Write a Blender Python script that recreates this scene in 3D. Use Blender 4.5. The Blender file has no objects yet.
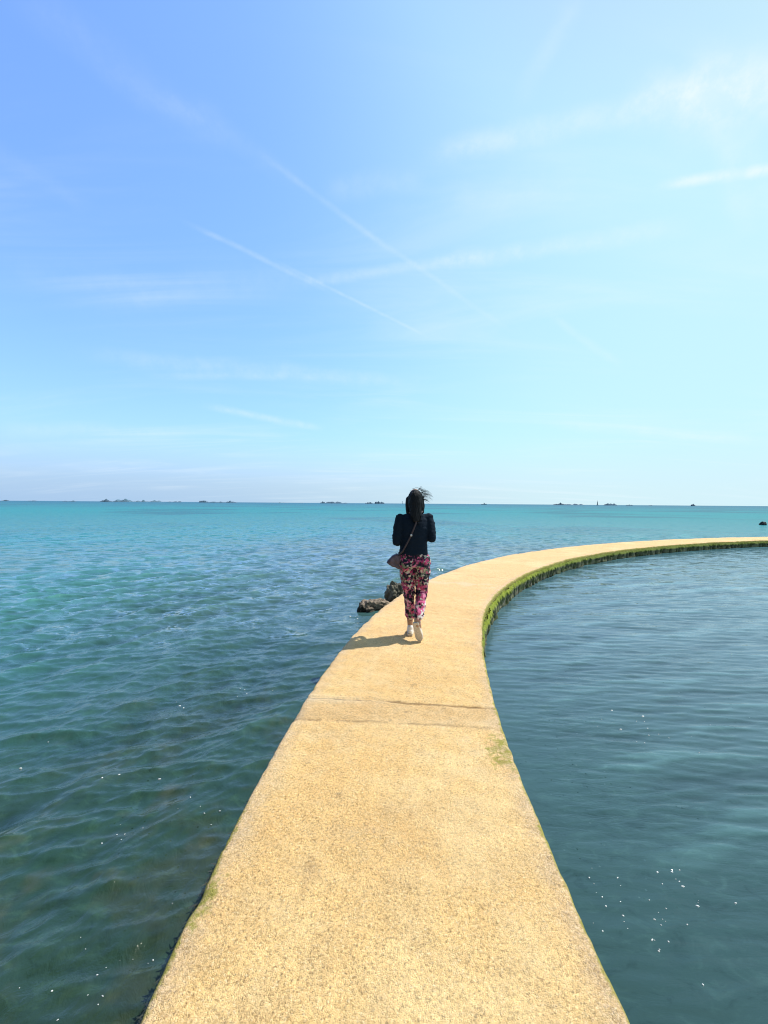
import bpy, bmesh, math, random
import numpy as np
from mathutils import Vector, Matrix, noise

random.seed(7); rng = np.random.default_rng(7)
scene = bpy.context.scene
col = scene.collection
R = math.radians

# ------------------------------------------------------------------ helpers
def link(name, me, mat=None, parent=None, smooth=True):
    o = bpy.data.objects.new(name, me); col.objects.link(o)
    if mat is not None: me.materials.append(mat)
    if parent is not None: o.parent = parent
    if smooth and len(me.polygons):
        me.polygons.foreach_set('use_smooth', np.ones(len(me.polygons), dtype=bool))
    return o

def tag(o, label=None, cat=None, group=None, kind=None):
    if label: o['label'] = label
    if cat: o['category'] = cat
    if group: o['group'] = group
    if kind: o['kind'] = kind
    return o

def empty(name, loc=(0, 0, 0), rz=0):
    o = bpy.data.objects.new(name, None); col.objects.link(o)
    o.location = loc; o.rotation_euler = (0, 0, rz); o.empty_display_size = .1
    return o

def grid_mesh(name, P, closed=False, attrs=None, flip=False):
    """P: (n, m, 3) array -> quad grid mesh"""
    n, m = P.shape[:2]
    me = bpy.data.meshes.new(name)
    idx = np.arange(n * m).reshape(n, m)
    if closed:
        b = np.roll(idx, -1, 1)
        q = np.stack([idx[:-1], b[:-1], b[1:], idx[1:]], -1).reshape(-1, 4)
    else:
        q = np.stack([idx[:-1, :-1], idx[:-1, 1:], idx[1:, 1:], idx[1:, :-1]], -1).reshape(-1, 4)
    if flip: q = q[:, ::-1]
    raw_mesh(me, P.reshape(-1, 3), q)
    for k, v in (attrs or {}).items():
        a = me.attributes.new(k, 'FLOAT', 'POINT'); a.data.foreach_set('value', v.reshape(-1).astype(np.float32))
    return me

def raw_mesh(me, V, Q):
    k = Q.shape[1]
    me.vertices.add(len(V)); me.vertices.foreach_set('co', V.astype(np.float32).reshape(-1))
    me.loops.add(Q.size); me.loops.foreach_set('vertex_index', Q.astype(np.int32).reshape(-1))
    me.polygons.add(len(Q)); me.polygons.foreach_set('loop_start', np.arange(0, Q.size, k, dtype=np.int32))
    me.polygons.foreach_set('loop_total', np.full(len(Q), k, dtype=np.int32))
    me.update(calc_edges=True); me.validate()
    return me

def vnoise(P, scale, seed=0., octv=3):
    """fractal noise on (N,3) array, python loop (small meshes only)"""
    out = np.empty(len(P))
    for i, p in enumerate(P):
        out[i] = noise.fractal(Vector((p[0] * scale + seed, p[1] * scale - seed, p[2] * scale + 2 * seed)), 1.0, 2.0, octv)
    return out

def snoise(x, y, seed, n=14, f0=.6, f1=6.):
    """cheap 2-D noise, sum of random sines, any array, about +-1"""
    r = np.random.default_rng(seed); o = np.zeros_like(x); tot = 0
    for i in range(n):
        f = f0 * (f1 / f0) ** (i / (n - 1)); a = r.uniform(0, 2 * np.pi); w = f ** -.6; tot += w * w / 2
        o += w * np.sin(f * (np.cos(a) * x + np.sin(a) * y) * 2 * np.pi + r.uniform(0, 6.28))
    return o / np.sqrt(tot) / 1.8

# --- material helpers
class N:
    def __init__(s, nt): s.nt = nt; s.L = nt.links
    def add(s, t, **kw):
        n = s.nt.nodes.new(t)
        for k, v in kw.items():
            if k == 'inp':
                for kk, vv in v.items(): s.set(n.inputs[kk], vv)
            else: setattr(n, k, v)
        return n
    def set(s, sock, v):
        if isinstance(v, bpy.types.NodeSocket): s.L.new(v, sock)
        else: sock.default_value = v
    def math(s, op, a, b=None, c=None, clamp=False):
        n = s.nt.nodes.new('ShaderNodeMath'); n.operation = op; n.use_clamp = clamp
        s.set(n.inputs[0], a)
        if b is not None: s.set(n.inputs[1], b)
        if c is not None: s.set(n.inputs[2], c)
        return n.outputs[0]
    def vmath(s, op, a, b=None):
        n = s.nt.nodes.new('ShaderNodeVectorMath'); n.operation = op
        s.set(n.inputs[0], a)
        if b is not None: s.set(n.inputs[1], b)
        return n.outputs['Value'] if op in ('DOT_PRODUCT', 'LENGTH', 'DISTANCE') else n.outputs[0]
    def scale(s, a, f):
        n = s.nt.nodes.new('ShaderNodeVectorMath'); n.operation = 'SCALE'; s.set(n.inputs[0], a); s.set(n.inputs['Scale'], f); return n.outputs[0]
    def noise(s, vec, scale, detail=3., rough=.55, dist=0., color=False):
        n = s.add('ShaderNodeTexNoise', inp={'Scale': scale, 'Detail': detail, 'Roughness': rough, 'Distortion': dist})
        if vec is not None: s.L.new(vec, n.inputs['Vector'])
        return n.outputs['Color' if color else 'Fac']
    def vor(s, vec, scale, feature='F1', out='Distance', rnd=1.):
        n = s.nt.nodes.new('ShaderNodeTexVoronoi'); n.feature = feature
        n.inputs['Scale'].default_value = scale; n.inputs['Randomness'].default_value = rnd
        if vec is not None: s.L.new(vec, n.inputs['Vector'])
        return n.outputs[out]
    def smooth(s, v, lo, hi, a=0., b=1.):
        n = s.add('ShaderNodeMapRange', interpolation_type='SMOOTHSTEP')
        s.set(n.inputs[0], v); s.set(n.inputs[1], lo); s.set(n.inputs[2], hi); s.set(n.inputs[3], a); s.set(n.inputs[4], b)
        return n.outputs[0]
    def ramp(s, v, stops, interp='LINEAR'):
        n = s.nt.nodes.new('ShaderNodeValToRGB'); n.color_ramp.interpolation = interp
        e = n.color_ramp.elements
        while len(e) < len(stops): e.new(.5)
        for el, (p, c) in zip(e, stops):
            el.position = p; el.color = (*c, 1) if len(c) == 3 else c
        s.set(n.inputs[0], v); return n.outputs[0]
    def mix(s, f, a, b, mode='MIX'):
        n = s.nt.nodes.new('ShaderNodeMix'); n.data_type = 'RGBA'; n.blend_type = mode
        s.set(n.inputs[0], f)
        for i, v in ((6, a), (7, b)):
            if isinstance(v, tuple) and len(v) == 3: v = (*v, 1)
            s.set(n.inputs[i], v)
        return n.outputs[2]
    def mapping(s, vec, scale=(1, 1, 1), rot=(0, 0, 0), loc=(0, 0, 0)):
        n = s.add('ShaderNodeMapping', inp={'Scale': scale, 'Rotation': rot, 'Location': loc}); s.L.new(vec, n.inputs['Vector'])
        return n.outputs[0]
    def attr(s, name):
        n = s.nt.nodes.new('ShaderNodeAttribute'); n.attribute_name = name; return n.outputs['Fac']
    def comb(s, x, y, z):
        n = s.nt.nodes.new('ShaderNodeCombineXYZ')
        for i, v in enumerate((x, y, z)): s.set(n.inputs[i], v)
        return n.outputs[0]
    def sep(s, v):
        n = s.nt.nodes.new('ShaderNodeSeparateXYZ'); s.L.new(v, n.inputs[0]); return n.outputs
    def bump(s, h, strength=1., dist=.01, normal=None):
        n = s.add('ShaderNodeBump', inp={'Strength': strength, 'Distance': dist}); s.set(n.inputs['Height'], h)
        if normal is not None: s.L.new(normal, n.inputs['Normal'])
        return n.outputs[0]

def material(name):
    m = bpy.data.materials.new(name); m.use_nodes = True
    g = N(m.node_tree); b = m.node_tree.nodes['Principled BSDF']
    return m, g, b

def simple_mat(name, c, rough=.7, var=.25, scale=30., bump=.0, spec=.4, sheen=0.):
    m, g, b = material(name)
    tc = g.add('ShaderNodeTexCoord').outputs['Object']
    n = g.noise(tc, scale, 4)
    f = g.smooth(n, .3, .7)
    lo = tuple(x * (1 - var) for x in c); hi = tuple(min(1, x * (1 + var)) for x in c)
    g.set(b.inputs['Base Color'], g.mix(f, lo, hi))
    b.inputs['Roughness'].default_value = rough; b.inputs['Specular IOR Level'].default_value = spec
    if sheen: b.inputs['Sheen Weight'].default_value = sheen
    if bump: g.set(b.inputs['Normal'], g.bump(n, 1., bump))
    return m

# ------------------------------------------------------------------ sun + sky
SUN_AZ, SUN_EL = R(69), R(61)          # azimuth clockwise from +Y
S_DIR = Vector((math.sin(SUN_AZ) * math.cos(SUN_EL), math.cos(SUN_AZ) * math.cos(SUN_EL), math.sin(SUN_EL)))
sl = bpy.data.lights.new('sun', 'SUN'); sl.energy = 4.95; sl.angle = R(.5); sl.color = (1., .955, .87)
so = bpy.data.objects.new('sun', sl); col.objects.link(so)
so.rotation_euler = S_DIR.to_track_quat('Z', 'Y').to_euler(); so.location = (20, 8, 30)

H_CAM, F_PX = 1.82, 430.
PITCH, ROLL = math.atan(8.7 / F_PX), math.atan(5.5 / 768)
def ray(px, py):
    """direction in the world of a point in the photograph (used to place far things)"""
    x = (px - 384) / F_PX; z = -(py - 512) / F_PX
    c, s = math.cos(ROLL), math.sin(ROLL); x, z = x * c - z * s, x * s + z * c
    cp, sp = math.cos(PITCH), math.sin(PITCH)
    return Vector((x, cp + z * sp, -sp + z * cp))

def build_world():
    w = bpy.data.worlds.new('World'); scene.world = w; w.use_nodes = True
    nt = w.node_tree; g = N(nt)
    bg = nt.nodes['Background']
    sky = g.add('ShaderNodeTexSky', sky_type='NISHITA', sun_disc=False, sun_elevation=SUN_EL, sun_rotation=SUN_AZ,
                air_density=1.0, dust_density=1.0, ozone_density=1.6, altitude=0)
    d = g.vmath('NORMALIZE', g.add('ShaderNodeTexCoord').outputs['Generated'])
    x, y, z = g.sep(d)
    # haze: paler toward the horizon and toward the sun
    zc = g.math('MAXIMUM', z, 0.)
    hz = g.math('POWER', g.math('SUBTRACT', 1., zc, clamp=True), 4.5)
    sd = g.vmath('DOT_PRODUCT', d, tuple(S_DIR))
    sg = g.smooth(sd, .05, .98)
    sd2 = g.smooth(sd, .78, .97)
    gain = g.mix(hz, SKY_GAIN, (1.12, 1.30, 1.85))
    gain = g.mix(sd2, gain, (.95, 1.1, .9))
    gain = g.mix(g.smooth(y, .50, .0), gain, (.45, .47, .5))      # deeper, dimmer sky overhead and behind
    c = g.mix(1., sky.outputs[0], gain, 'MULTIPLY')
    c = g.mix(g.smooth(x, -.25, .66, 0., .82), c, HAZE)
    c = g.mix(g.smooth(zc, .16, .0, 0., .85), c, g.mix(g.smooth(x, -.7, .5), (4.3, 6.4, 9.2), (6.9, 9.1, 9.8)))
    # wisps of cirrus on a high layer
    k = g.math('DIVIDE', 1., g.math('ADD', zc, .12))
    p = g.comb(g.math('MULTIPLY', x, k), g.math('MULTIPLY', y, k), 0.)
    wp = g.mapping(p, rot=(0, 0, R(28)), scale=(.35, 1.5, 1.))
    n1 = g.noise(wp, 1.5, 7, .58, .9)
    n2 = g.noise(p, .7, 3, .5)
    wis = g.math('MULTIPLY', g.smooth(n1, .42, .80), g.smooth(n2, .32, .62))
    wis = g.math('MULTIPLY', wis, .34)
    # streaks: great-circle bands between two directions
    jit = g.noise(d, 7., 5, .6, color=True)
    jv = g.vmath('SUBTRACT', jit, (.5, .5, .5))
    tot = wis
    puff = g.noise(d, 26., 5, .65)
    puffs = g.smooth(puff, .34, .66, .45, 1.)
    for (a, b_, wd, st, ja) in STREAKS:
        A, B = ray(*a).normalized(), ray(*b_).normalized()
        n = A.cross(B).normalized(); t = (B - A).normalized(); mid = ((A + B) / 2)
        half = (B - A).length / 2
        dj = g.vmath('ADD', d, g.scale(jv, ja))
        dist = g.math('ABSOLUTE', g.vmath('DOT_PRODUCT', dj, tuple(n)))
        al = g.math('SUBTRACT', g.vmath('DOT_PRODUCT', d, tuple(t)), t.dot(mid))
        al = g.math('DIVIDE', g.math('ABSOLUTE', al), half)
        f = g.math('MULTIPLY', g.smooth(dist, 0., wd, 1., 0.), g.smooth(al, .55, 1.05, st, 0.))
        f = g.math('MULTIPLY', f, g.math('GREATER_THAN', y, 0.))
        f = g.math('MULTIPLY', g.math('MULTIPLY', f, puffs), .46)
        tot = g.math('ADD', tot, f)
    tot = g.math('MINIMUM', tot, .85)
    c = g.mix(tot, c, CLOUD)
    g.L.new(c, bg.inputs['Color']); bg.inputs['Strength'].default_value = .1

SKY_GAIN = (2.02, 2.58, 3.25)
HAZE = (6.0, 9.0, 10.0)
CLOUD = (8.9, 10., 10.6)
STREAKS = [  # from, to (photo px), width (rad), strength, raggedness
    ((178, 218), (335, 294), .0075, .36, .008), ((270, 258), (432, 339), .005, .40, .005),
    ((255, 150), (400, 258), .009, .24, .010), ((340, 213), (520, 338), .008, .25, .008),
    ((-10, -30), (235, 148), .040, .15, .05), ((130, 75), (310, 190), .026, .10, .04),
    ((290, 284), (500, 254), .016, .42, .025), ((420, 266), (700, 225), .024, .60, .03),
    ((420, 158), (720, 88), .028, .65, .03), ((620, 105), (830, 72), .050, .95, .05), ((670, 96), (800, 92), .085, .55, .06),
    ((655, 186), (800, 165), .012, 1.3, .010), ((695, 40), (750, 240), .024, .36, .04), ((730, 130), (790, 230), .03, .3, .04),
    ((200, 405), (325, 429), .012, .65, .012), ((60, 352), (440, 386), .026, .36, .03), ((140, 375), (330, 378), .012, .3, .02),
    ((540, 424), (780, 442), .015, .45, .012), ((545, 312), (625, 368), .012, .30, .015),
    ((515, 110), (585, -20), .024, .28, .03), ((-30, 138), (95, 215), .022, .09, .03),
    ((-20, 428), (200, 433), .020, .30, .02), ((320, 192), (430, 178), .03, .24, .03),
    ((60, 300), (330, 272), .05, .14, .05), ((-20, 270), (170, 285), .04, .10, .05), ((440, 205), (600, 175), .05, .18, .05),
]
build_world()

# ------------------------------------------------------------------ sea wall geometry
KN = np.array([-3, 1, 2.5, 4, 6, 8, 11, 15, 19, 24, 30.])
KV = np.array([0, .0295, .0742, .0411, .0885, .0604, .0519, .0491, .034, .030, .035])
X0, TH0, WID, ZTOP, DROP = .0296, .038, 1.4372, .32, .033
Sg = np.linspace(-3, 46, 4901); dsg = Sg[1] - Sg[0]
_k = np.interp(Sg, KN, KV); THg = TH0 + np.cumsum(_k) * dsg; THg -= np.interp(2, Sg, THg) - TH0
XG = np.cumsum(np.sin(THg)) * dsg; YG = np.cumsum(np.cos(THg)) * dsg
XG += X0 - np.interp(2, Sg, XG); YG += 2 - np.interp(2, Sg, YG)
def centre(s):
    th = np.interp(s, Sg, THg)
    c = np.stack([np.interp(s, Sg, XG), np.interp(s, Sg, YG)], -1)
    n = np.stack([np.cos(th), -np.sin(th)], -1)       # to the right
    z = ZTOP - DROP * np.clip((s - 4) / 12, 0, 1)
    hw = WID / 2 * (1 + .12 * np.clip((s - 7) / 5, 0, 1))
    return c, n, z, hw

def concrete_mat():
    m, g, b = material('aggregate_concrete')
    P = g.add('ShaderNodeNewGeometry').outputs['Position']
    s, u = g.attr('along'), g.attr('across')
    big = g.noise(P, 1.1, 4, .6); mid = g.noise(P, 6., 4, .6); fine = g.noise(P, 95., 3, .7)
    c = g.mix(g.smooth(big, .3, .7), (.74, .465, .19), (.88, .605, .275))
    c = g.mix(g.smooth(s, 2.5, 9.), c, (.83, .53, .265))
    c = g.mix(g.math('MULTIPLY', g.smooth(mid, .42, .72), .55), c, (.74, .56, .31))
    # band between the two joints is pinker, the far slab smoother
    band = g.math('MULTIPLY', g.smooth(s, 2.86, 2.90), g.smooth(s, 3.2, 3.24, 1., 0.))
    c = g.mix(g.math('MULTIPLY', band, .35), c, (.50, .335, .185))
    c = g.mix(g.math('MULTIPLY', g.smooth(mid, .35, .62, 0, .45), g.smooth(s, 2.5, 2.0)), c, (.64, .41, .165))
    # aggregate: every stone with its own tone, dark pits between
    dv = g.vmath('ADD', P, g.scale(g.vmath('SUBTRACT', g.noise(P, 40., 2, color=True), (.5, .5, .5)), .012))
    vc = g.vor(dv, 150., out='Color'); vd = g.vor(dv, 150., 'DISTANCE_TO_EDGE')
    vcs = g.sep(vc)
    tone = g.ramp(vcs[0], [(0., (.45, .35, .26)), (.12, (.78, .70, .60)), (.5, (1., 1., 1.)), (.8, (1.15, 1.12, 1.05)), (1., (1.35, 1.34, 1.35))])
    c = g.mix(.55, c, g.mix(1., c, tone, 'MULTIPLY'))
    c = g.mix(g.smooth(fine, .50, .70, 0., .6), c, (.24, .145, .065))
    n3 = g.noise(P, 85., 4, .75)
    c = g.mix(g.smooth(n3, .56, .66, 0., .80), c, (.17, .09, .035))
    c = g.mix(g.smooth(g.noise(g.mapping(P, loc=(4, 1, 0)), 46., 5, .8), .58, .68, 0., .75), c, (.19, .105, .04))
    c = g.mix(g.smooth(g.noise(P, 100., 4, .75), .53, .68, 0., .65), c, (.92, .74, .46))
    n4 = g.noise(P, 9., 4, .7)
    c = g.mix(g.math('MULTIPLY', g.smooth(n4, .64, .76, 0., .45), 1.), c, (.23, .15, .08))
    # broad stains and worn pale areas
    st1 = g.noise(P, 2.3, 5, .62); st2 = g.noise(g.mapping(P, loc=(3, 7, 0)), .8, 5, .65)
    c = g.mix(g.smooth(st1, .52, .70, 0., .22), c, (.44, .265, .12))
    c = g.mix(g.smooth(st2, .50, .68, 0., .30), c, (.92, .72, .42))
    c = g.mix(g.smooth(g.noise(g.mapping(P, loc=(9, 2, 0)), 3.4, 6, .7), .60, .74, 0., .25), c, (.40, .33, .25))
    c = g.mix(g.math('MULTIPLY', g.smooth(g.noise(g.mapping(P, scale=(1, 1, 1), loc=(1, 5, 0)), 7., 3, .5), .70, .78), .5), c, (.22, .15, .09))
    # worn, stony, pale edges
    au = g.math('ABSOLUTE', u)
    ed = g.smooth(g.math('ADD', au, g.math('MULTIPLY', g.math('SUBTRACT', mid, .5), .22)), .80, 1.0)
    c = g.mix(g.math('MULTIPLY', ed, .42), c, g.ramp(vcs[1], [(0., (.22, .16, .11)), (.4, (.50, .38, .26)), (1., (.68, .56, .45))]))
    # joint: dark line with a pale worn lip
    jn = g.math('ADD', s, g.math('MULTIPLY', g.math('SUBTRACT', g.noise(P, 5., 3), .5), .05))
    jd = g.math('ABSOLUTE', g.math('SUBTRACT', jn, 3.2))
    lip = g.math('MULTIPLY', g.smooth(jd, .10, .015), g.smooth(u, .2, -.9))
    c = g.mix(g.math('MULTIPLY', lip, .26), c, (.78, .68, .50))
    c = g.mix(g.math('MULTIPLY', g.smooth(jd, .013, .003), .55), c, (.14, .085, .04))
    jd2 = g.math('ABSOLUTE', g.math('SUBTRACT', jn, 2.9))
    c = g.mix(g.math('MULTIPLY', g.math('MULTIPLY', g.smooth(jd2, .014, .003), .35), g.smooth(mid, .4, .55)), c, (.2, .12, .06))
    jd3 = g.math('ABSOLUTE', g.math('SUBTRACT', jn, 9.3)); jd4 = g.math('ABSOLUTE', g.math('SUBTRACT', jn, 15.4))
    c = g.mix(g.math('MULTIPLY', g.smooth(g.math('MINIMUM', jd3, jd4), .035, .012), .35), c, (.25, .16, .09))
    # pale worn patch further along
    wp = g.math('MULTIPLY', g.smooth(g.math('ABSOLUTE', g.math('SUBTRACT', s, 8.3)), .35, .1), g.smooth(g.noise(P, 3.5, 4, .6), .42, .6))
    c = g.mix(g.math('MULTIPLY', wp, .3), c, (.72, .62, .48))
    # green algae creeping over the edges
    an = g.noise(P, 16., 6, .78)
    def win(a, b_, w=.12): return g.math('MULTIPLY', g.smooth(s, a - w, a + w), g.smooth(s, b_ - w, b_ + w, 1., 0.))
    lft = g.math('MULTIPLY', g.smooth(u, -.90, -1.03), g.math('ADD', g.math('MULTIPLY', win(1.2, 2.1), .75), g.math('MULTIPLY', win(.6, 3.6), .5)))
    lpat = g.math('MULTIPLY', g.smooth(u, -.72, -.98), g.math('MULTIPLY', win(1.42, 1.72, .08), .75))
    rgt = g.math('MULTIPLY', g.smooth(u, .90, 1.02), g.math('ADD', g.smooth(s, 3.6, 6.), g.math('MULTIPLY', win(.7, 4.6), .95)))
    rpat = g.math('MULTIPLY', g.smooth(u, .50, .95), g.math('MULTIPLY', win(2.4, 2.85, .12), .8))
    al = g.math('MAXIMUM', g.math('MAXIMUM', lft, rgt), g.math('MAXIMUM', lpat, rpat))
    alf = g.smooth(g.math('ADD', g.math('MULTIPLY', al, .42), g.math('MULTIPLY', an, .95)), .70, .88)
    alf = g.math('MULTIPLY', alf, g.smooth(al, .02, .25))
    rim = g.math('MULTIPLY', g.smooth(g.math('ADD', u, g.math('MULTIPLY', g.math('SUBTRACT', an, .5), .10)), .965, .995), g.smooth(g.noise(P, 2.2, 3, .6), .34, .56))
    riml = g.math('MULTIPLY', g.smooth(g.math('ADD', g.math('MULTIPLY', u, -1.), g.math('MULTIPLY', g.math('SUBTRACT', an, .5), .10)), .972, .998), g.smooth(g.noise(P, 1.7, 3, .6), .46, .60))
    alf = g.math('MAXIMUM', alf, g.math('MAXIMUM', rim, riml))
    c = g.mix(g.math('MULTIPLY', alf, .85), c, g.mix(an, (.12, .15, .012), (.36, .33, .05)))
    g.set(b.inputs['Base Color'], c)
    b.inputs['Roughness'].default_value = .9; b.inputs['Specular IOR Level'].default_value = .25
    h = g.math('ADD', g.math('MULTIPLY', g.smooth(vd, 0., .3), .16), g.math('ADD', g.math('MULTIPLY', fine, .5), g.math('MULTIPLY', n3, .9)))
    g.set(b.inputs['Normal'], g.bump(h, 1., .009))
    return m

def weed_mat():
    m, g, b = material('weedy_wall')
    geo = g.add('ShaderNodeNewGeometry'); P = geo.outputs['Position']
    s, v, nt = g.attr('along'), g.attr('down'), g.attr('notch')
    n1 = g.noise(P, 9., 5, .7); n2 = g.noise(g.mapping(P, scale=(1, 1, .25)), 45., 4, .7)
    gr = g.mix(n2, (.08, .125, .010), (.36, .40, .03))
    lo = g.mix(n1, (.08, .075, .05), (.34, .31, .23))
    grn = g.mix(n2, (.05, .07, .02), (.14, .165, .05))
    lo = g.mix(g.smooth(n1, .42, .58), lo, grn)
    f = g.smooth(g.math('ADD', v, g.math('MULTIPLY', g.math('SUBTRACT', n1, .5), .30)), .30, .48)
    c = g.mix(f, gr, lo)
    c = g.mix(g.smooth(nt, .2, .8, 0., .93), c, (.008, .009, .008))  # shade inside the notches painted near black
    c = g.mix(g.smooth(s, 8., 17., 0., .45), c, (.05, .075, .03))  # shade of the far stretch, turned from the sun, mixed into its colour
    # wet dark foot near the waterline; foreground sides are only dark weed
    z = g.sep(P)[2]
    c = g.mix(g.smooth(z, .035, .0, 0., .7), c, (.012, .022, .010))
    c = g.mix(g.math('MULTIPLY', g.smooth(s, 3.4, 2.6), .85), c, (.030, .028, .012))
    g.set(b.inputs['Base Color'], c); b.inputs['Roughness'].default_value = .75
    b.inputs['Specular IOR Level'].default_value = .25
    g.set(b.inputs['Normal'], g.bump(g.math('ADD', n2, n1), 1., .02))
    return m

wall = empty('sea_wall', (0, 0, 0))
tag(wall, 'long curved sandy concrete sea wall path with green algae along its right side', 'sea wall')

sA = np.arange(-2.5, 6.5, .016); sB = np.arange(6.5, 44, .06); sD = np.concatenate([sA, sB])
def edge_wobble(s, seed):
    return (.003 * snoise(s, 0 * s, seed, 10, .25, 2.) + .003 * snoise(s, 0 * s, seed + 1, 10, 2., 9.)) * 1.

def deck():
    c, n, z, hw = centre(sD)
    uu = np.concatenate([[-1, -1, -.994], np.linspace(-.98, .98, 78), [.994, 1, 1]])
    dz = np.concatenate([[-.075, -.03, -.008], np.zeros(78), [-.008, -.03, -.075]])
    wl, wr = edge_wobble(sD, 3), edge_wobble(sD, 5)
    S2, U2 = np.meshgrid(sD, uu, indexing='ij')
    wob = np.where(U2 > 0, wr[:, None], -wl[:, None]) * np.abs(U2) ** 6
    lat = U2 * hw[:, None] + wob
    X = c[:, 0, None] + n[:, 0, None] * lat; Y = c[:, 1, None] + n[:, 1, None] * lat
    Z = z[:, None] + dz[None, :]
    Z = Z + .006 * snoise(X, Y, 11, 12, .3, 2.) + .0035 * snoise(X, Y, 12, 16, 5., 28.)
    # chips along the arris
    chip = np.clip(snoise(X, Y, 13, 14, 2., 14.) - .1, 0, 1) * np.clip((np.abs(U2) - .93) / .07, 0, 1)
    Z -= .016 * chip
    gl = 3.2 + .02 * snoise(U2 * 2, 0 * U2, 21, 8, .3, 2.)
    Z -= .014 * np.exp(-((S2 - gl) / .008) ** 2)
    Z += .004 * (S2 > 2.9 + .01 * snoise(U2, 0 * U2, 22, 6, .5, 3.))
    me = grid_mesh('deck', np.stack([X, Y, Z], -1), attrs={'along': S2, 'across': U2}, flip=True)
    return link('deck', me, concrete_mat(), wall)
deck()

def side(sgn, name, mat, notches):
    st = np.concatenate([np.arange(-2.5, 13, .018), np.arange(13, 44, .05)])
    c, n, z, hw = centre(st)
    v = np.linspace(0, 1, 30)
    S2, V2 = np.meshgrid(st, v, indexing='ij')
    hgt = z[:, None] - .05 + .55
    Z = z[:, None] - .05 - V2 * hgt
    t = (z[:, None] - Z)                                   # drop below the top
    far = np.clip((S2 - 4.7) / 1., 0, 1) if sgn > 0 else 0 * S2
    off = -.012 + far * (.075 * np.clip(t / .13, 0, 1) ** .8 - .02 * np.clip((t - .13) / .1, 0, 1)) + (1 - far) * .004
    wob = edge_wobble(st, 5 if sgn > 0 else 3)[:, None]
    if sgn < 0: off = off + .030 * np.clip((t - .02) / .12, 0, 1)
    off = off + wob + (.010 + .016 * far) * snoise(S2, Z, 31 + sgn, 16, 1., 12.)
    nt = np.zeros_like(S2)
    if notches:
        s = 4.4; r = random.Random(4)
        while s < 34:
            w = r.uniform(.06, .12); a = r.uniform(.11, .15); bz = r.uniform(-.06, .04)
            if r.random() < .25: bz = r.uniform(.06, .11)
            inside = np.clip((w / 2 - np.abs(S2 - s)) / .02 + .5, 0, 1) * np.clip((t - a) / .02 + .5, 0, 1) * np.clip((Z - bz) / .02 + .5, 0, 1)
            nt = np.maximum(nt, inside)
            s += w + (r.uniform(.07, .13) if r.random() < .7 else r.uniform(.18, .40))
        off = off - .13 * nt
    lat = sgn * (hw[:, None] + off)
    X = c[:, 0, None] + n[:, 0, None] * lat; Y = c[:, 1, None] + n[:, 1, None] * lat
    me = grid_mesh(name, np.stack([X, Y, Z], -1), attrs={'along': S2, 'down': t / .32, 'notch': nt}, flip=sgn > 0)
    return link(name, me, mat, wall)
WM = weed_mat()
side(1, 'wall_face', WM, True); side(-1, 'wall_face', WM, False)

def blades(name, items, mat, parent):
    """items: (base, dir, length, width, side) -> bent strips"""
    V = []; Q = []
    for (p, d, L, w, sd) in items:
        b0 = len(V)
        for k in range(4):
            t = k / 3
            q = p + d * (L * t) + Vector((0, 0, -.35 * L * t * t)); ww = w * (1 - .75 * t)
            V.append(q - sd * ww); V.append(q + sd * ww)
        for k in range(3): Q.append((b0 + 2 * k, b0 + 2 * k + 1, b0 + 2 * k + 3, b0 + 2 * k + 2))
    me = bpy.data.meshes.new(name); raw_mesh(me, np.array([tuple(v) for v in V]), np.array(Q))
    return link(name, me, mat, parent)

def algae_fringe():
    it = []; r = random.Random(9)
    for i in range(5000):
        s = 4.4 + 30 * r.random() ** 1.6
        c, n, z, hw = centre(np.array([s])); n = n[0]; tang = Vector((n[1] * -1, n[0], 0))
        t = .09 * r.random() ** 1.5
        o = hw[0] + .075 * min(1, t / .13) * min(1, max(0, (s - 4.7) / 1.)) - .02
        p = Vector((c[0][0] + n[0] * o, c[0][1] + n[1] * o, z[0] - .02 - t))
        d = Vector((n[0], n[1], 0)) * r.uniform(.15, .8) + tang * r.uniform(-.5, .5) + Vector((0, 0, r.uniform(-.9, .25)))
        it.append((p, d.normalized(), r.uniform(.012, .035) * (1 + s * .02), r.uniform(.002, .005) * (1 + s * .08), tang))
    m, g, b = material('green_algae')
    P = g.add('ShaderNodeNewGeometry').outputs['Position']
    g.set(b.inputs['Base Color'], g.mix(g.smooth(g.noise(P, 14., 4, .7), .3, .7), (.12, .17, .010), (.42, .45, .035)))
    b.inputs['Roughness'].default_value = .6
    tag(blades('algae', it, m, wall), kind='stuff')
    # dark wrack hanging from the left face in the foreground
    it = []
    for i in range(3800):
        s = r.choice([r.gauss(1.25, .22), r.gauss(1.62, .12), r.uniform(.6, 2.6), r.uniform(.6, 5.)])
        c, n, z, hw = centre(np.array([s])); n = n[0]; tang = Vector((-n[1], n[0], 0))
        o = hw[0] + .0
        p = Vector((c[0][0] - n[0] * o, c[0][1] - n[1] * o, z[0] - r.uniform(.02, .26)))
        d = Vector((-n[0], -n[1], 0)) * r.uniform(.2, .9) + tang * r.uniform(-.6, .6) + Vector((0, 0, r.uniform(-1., .1)))
        it.append((p, d.normalized(), r.uniform(.012, .035), r.uniform(.002, .006), tang))
    m, g, b = material('brown_wrack')
    P = g.add('ShaderNodeNewGeometry').outputs['Position']
    g.set(b.inputs['Base Color'], g.mix(g.smooth(g.noise(P, 18., 3), .35, .65), (.012, .014, .005), (.070, .062, .014)))
    b.inputs['Roughness'].default_value = .4
    tag(blades('wrack', it, m, wall), kind='stuff')
algae_fringe()

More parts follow.
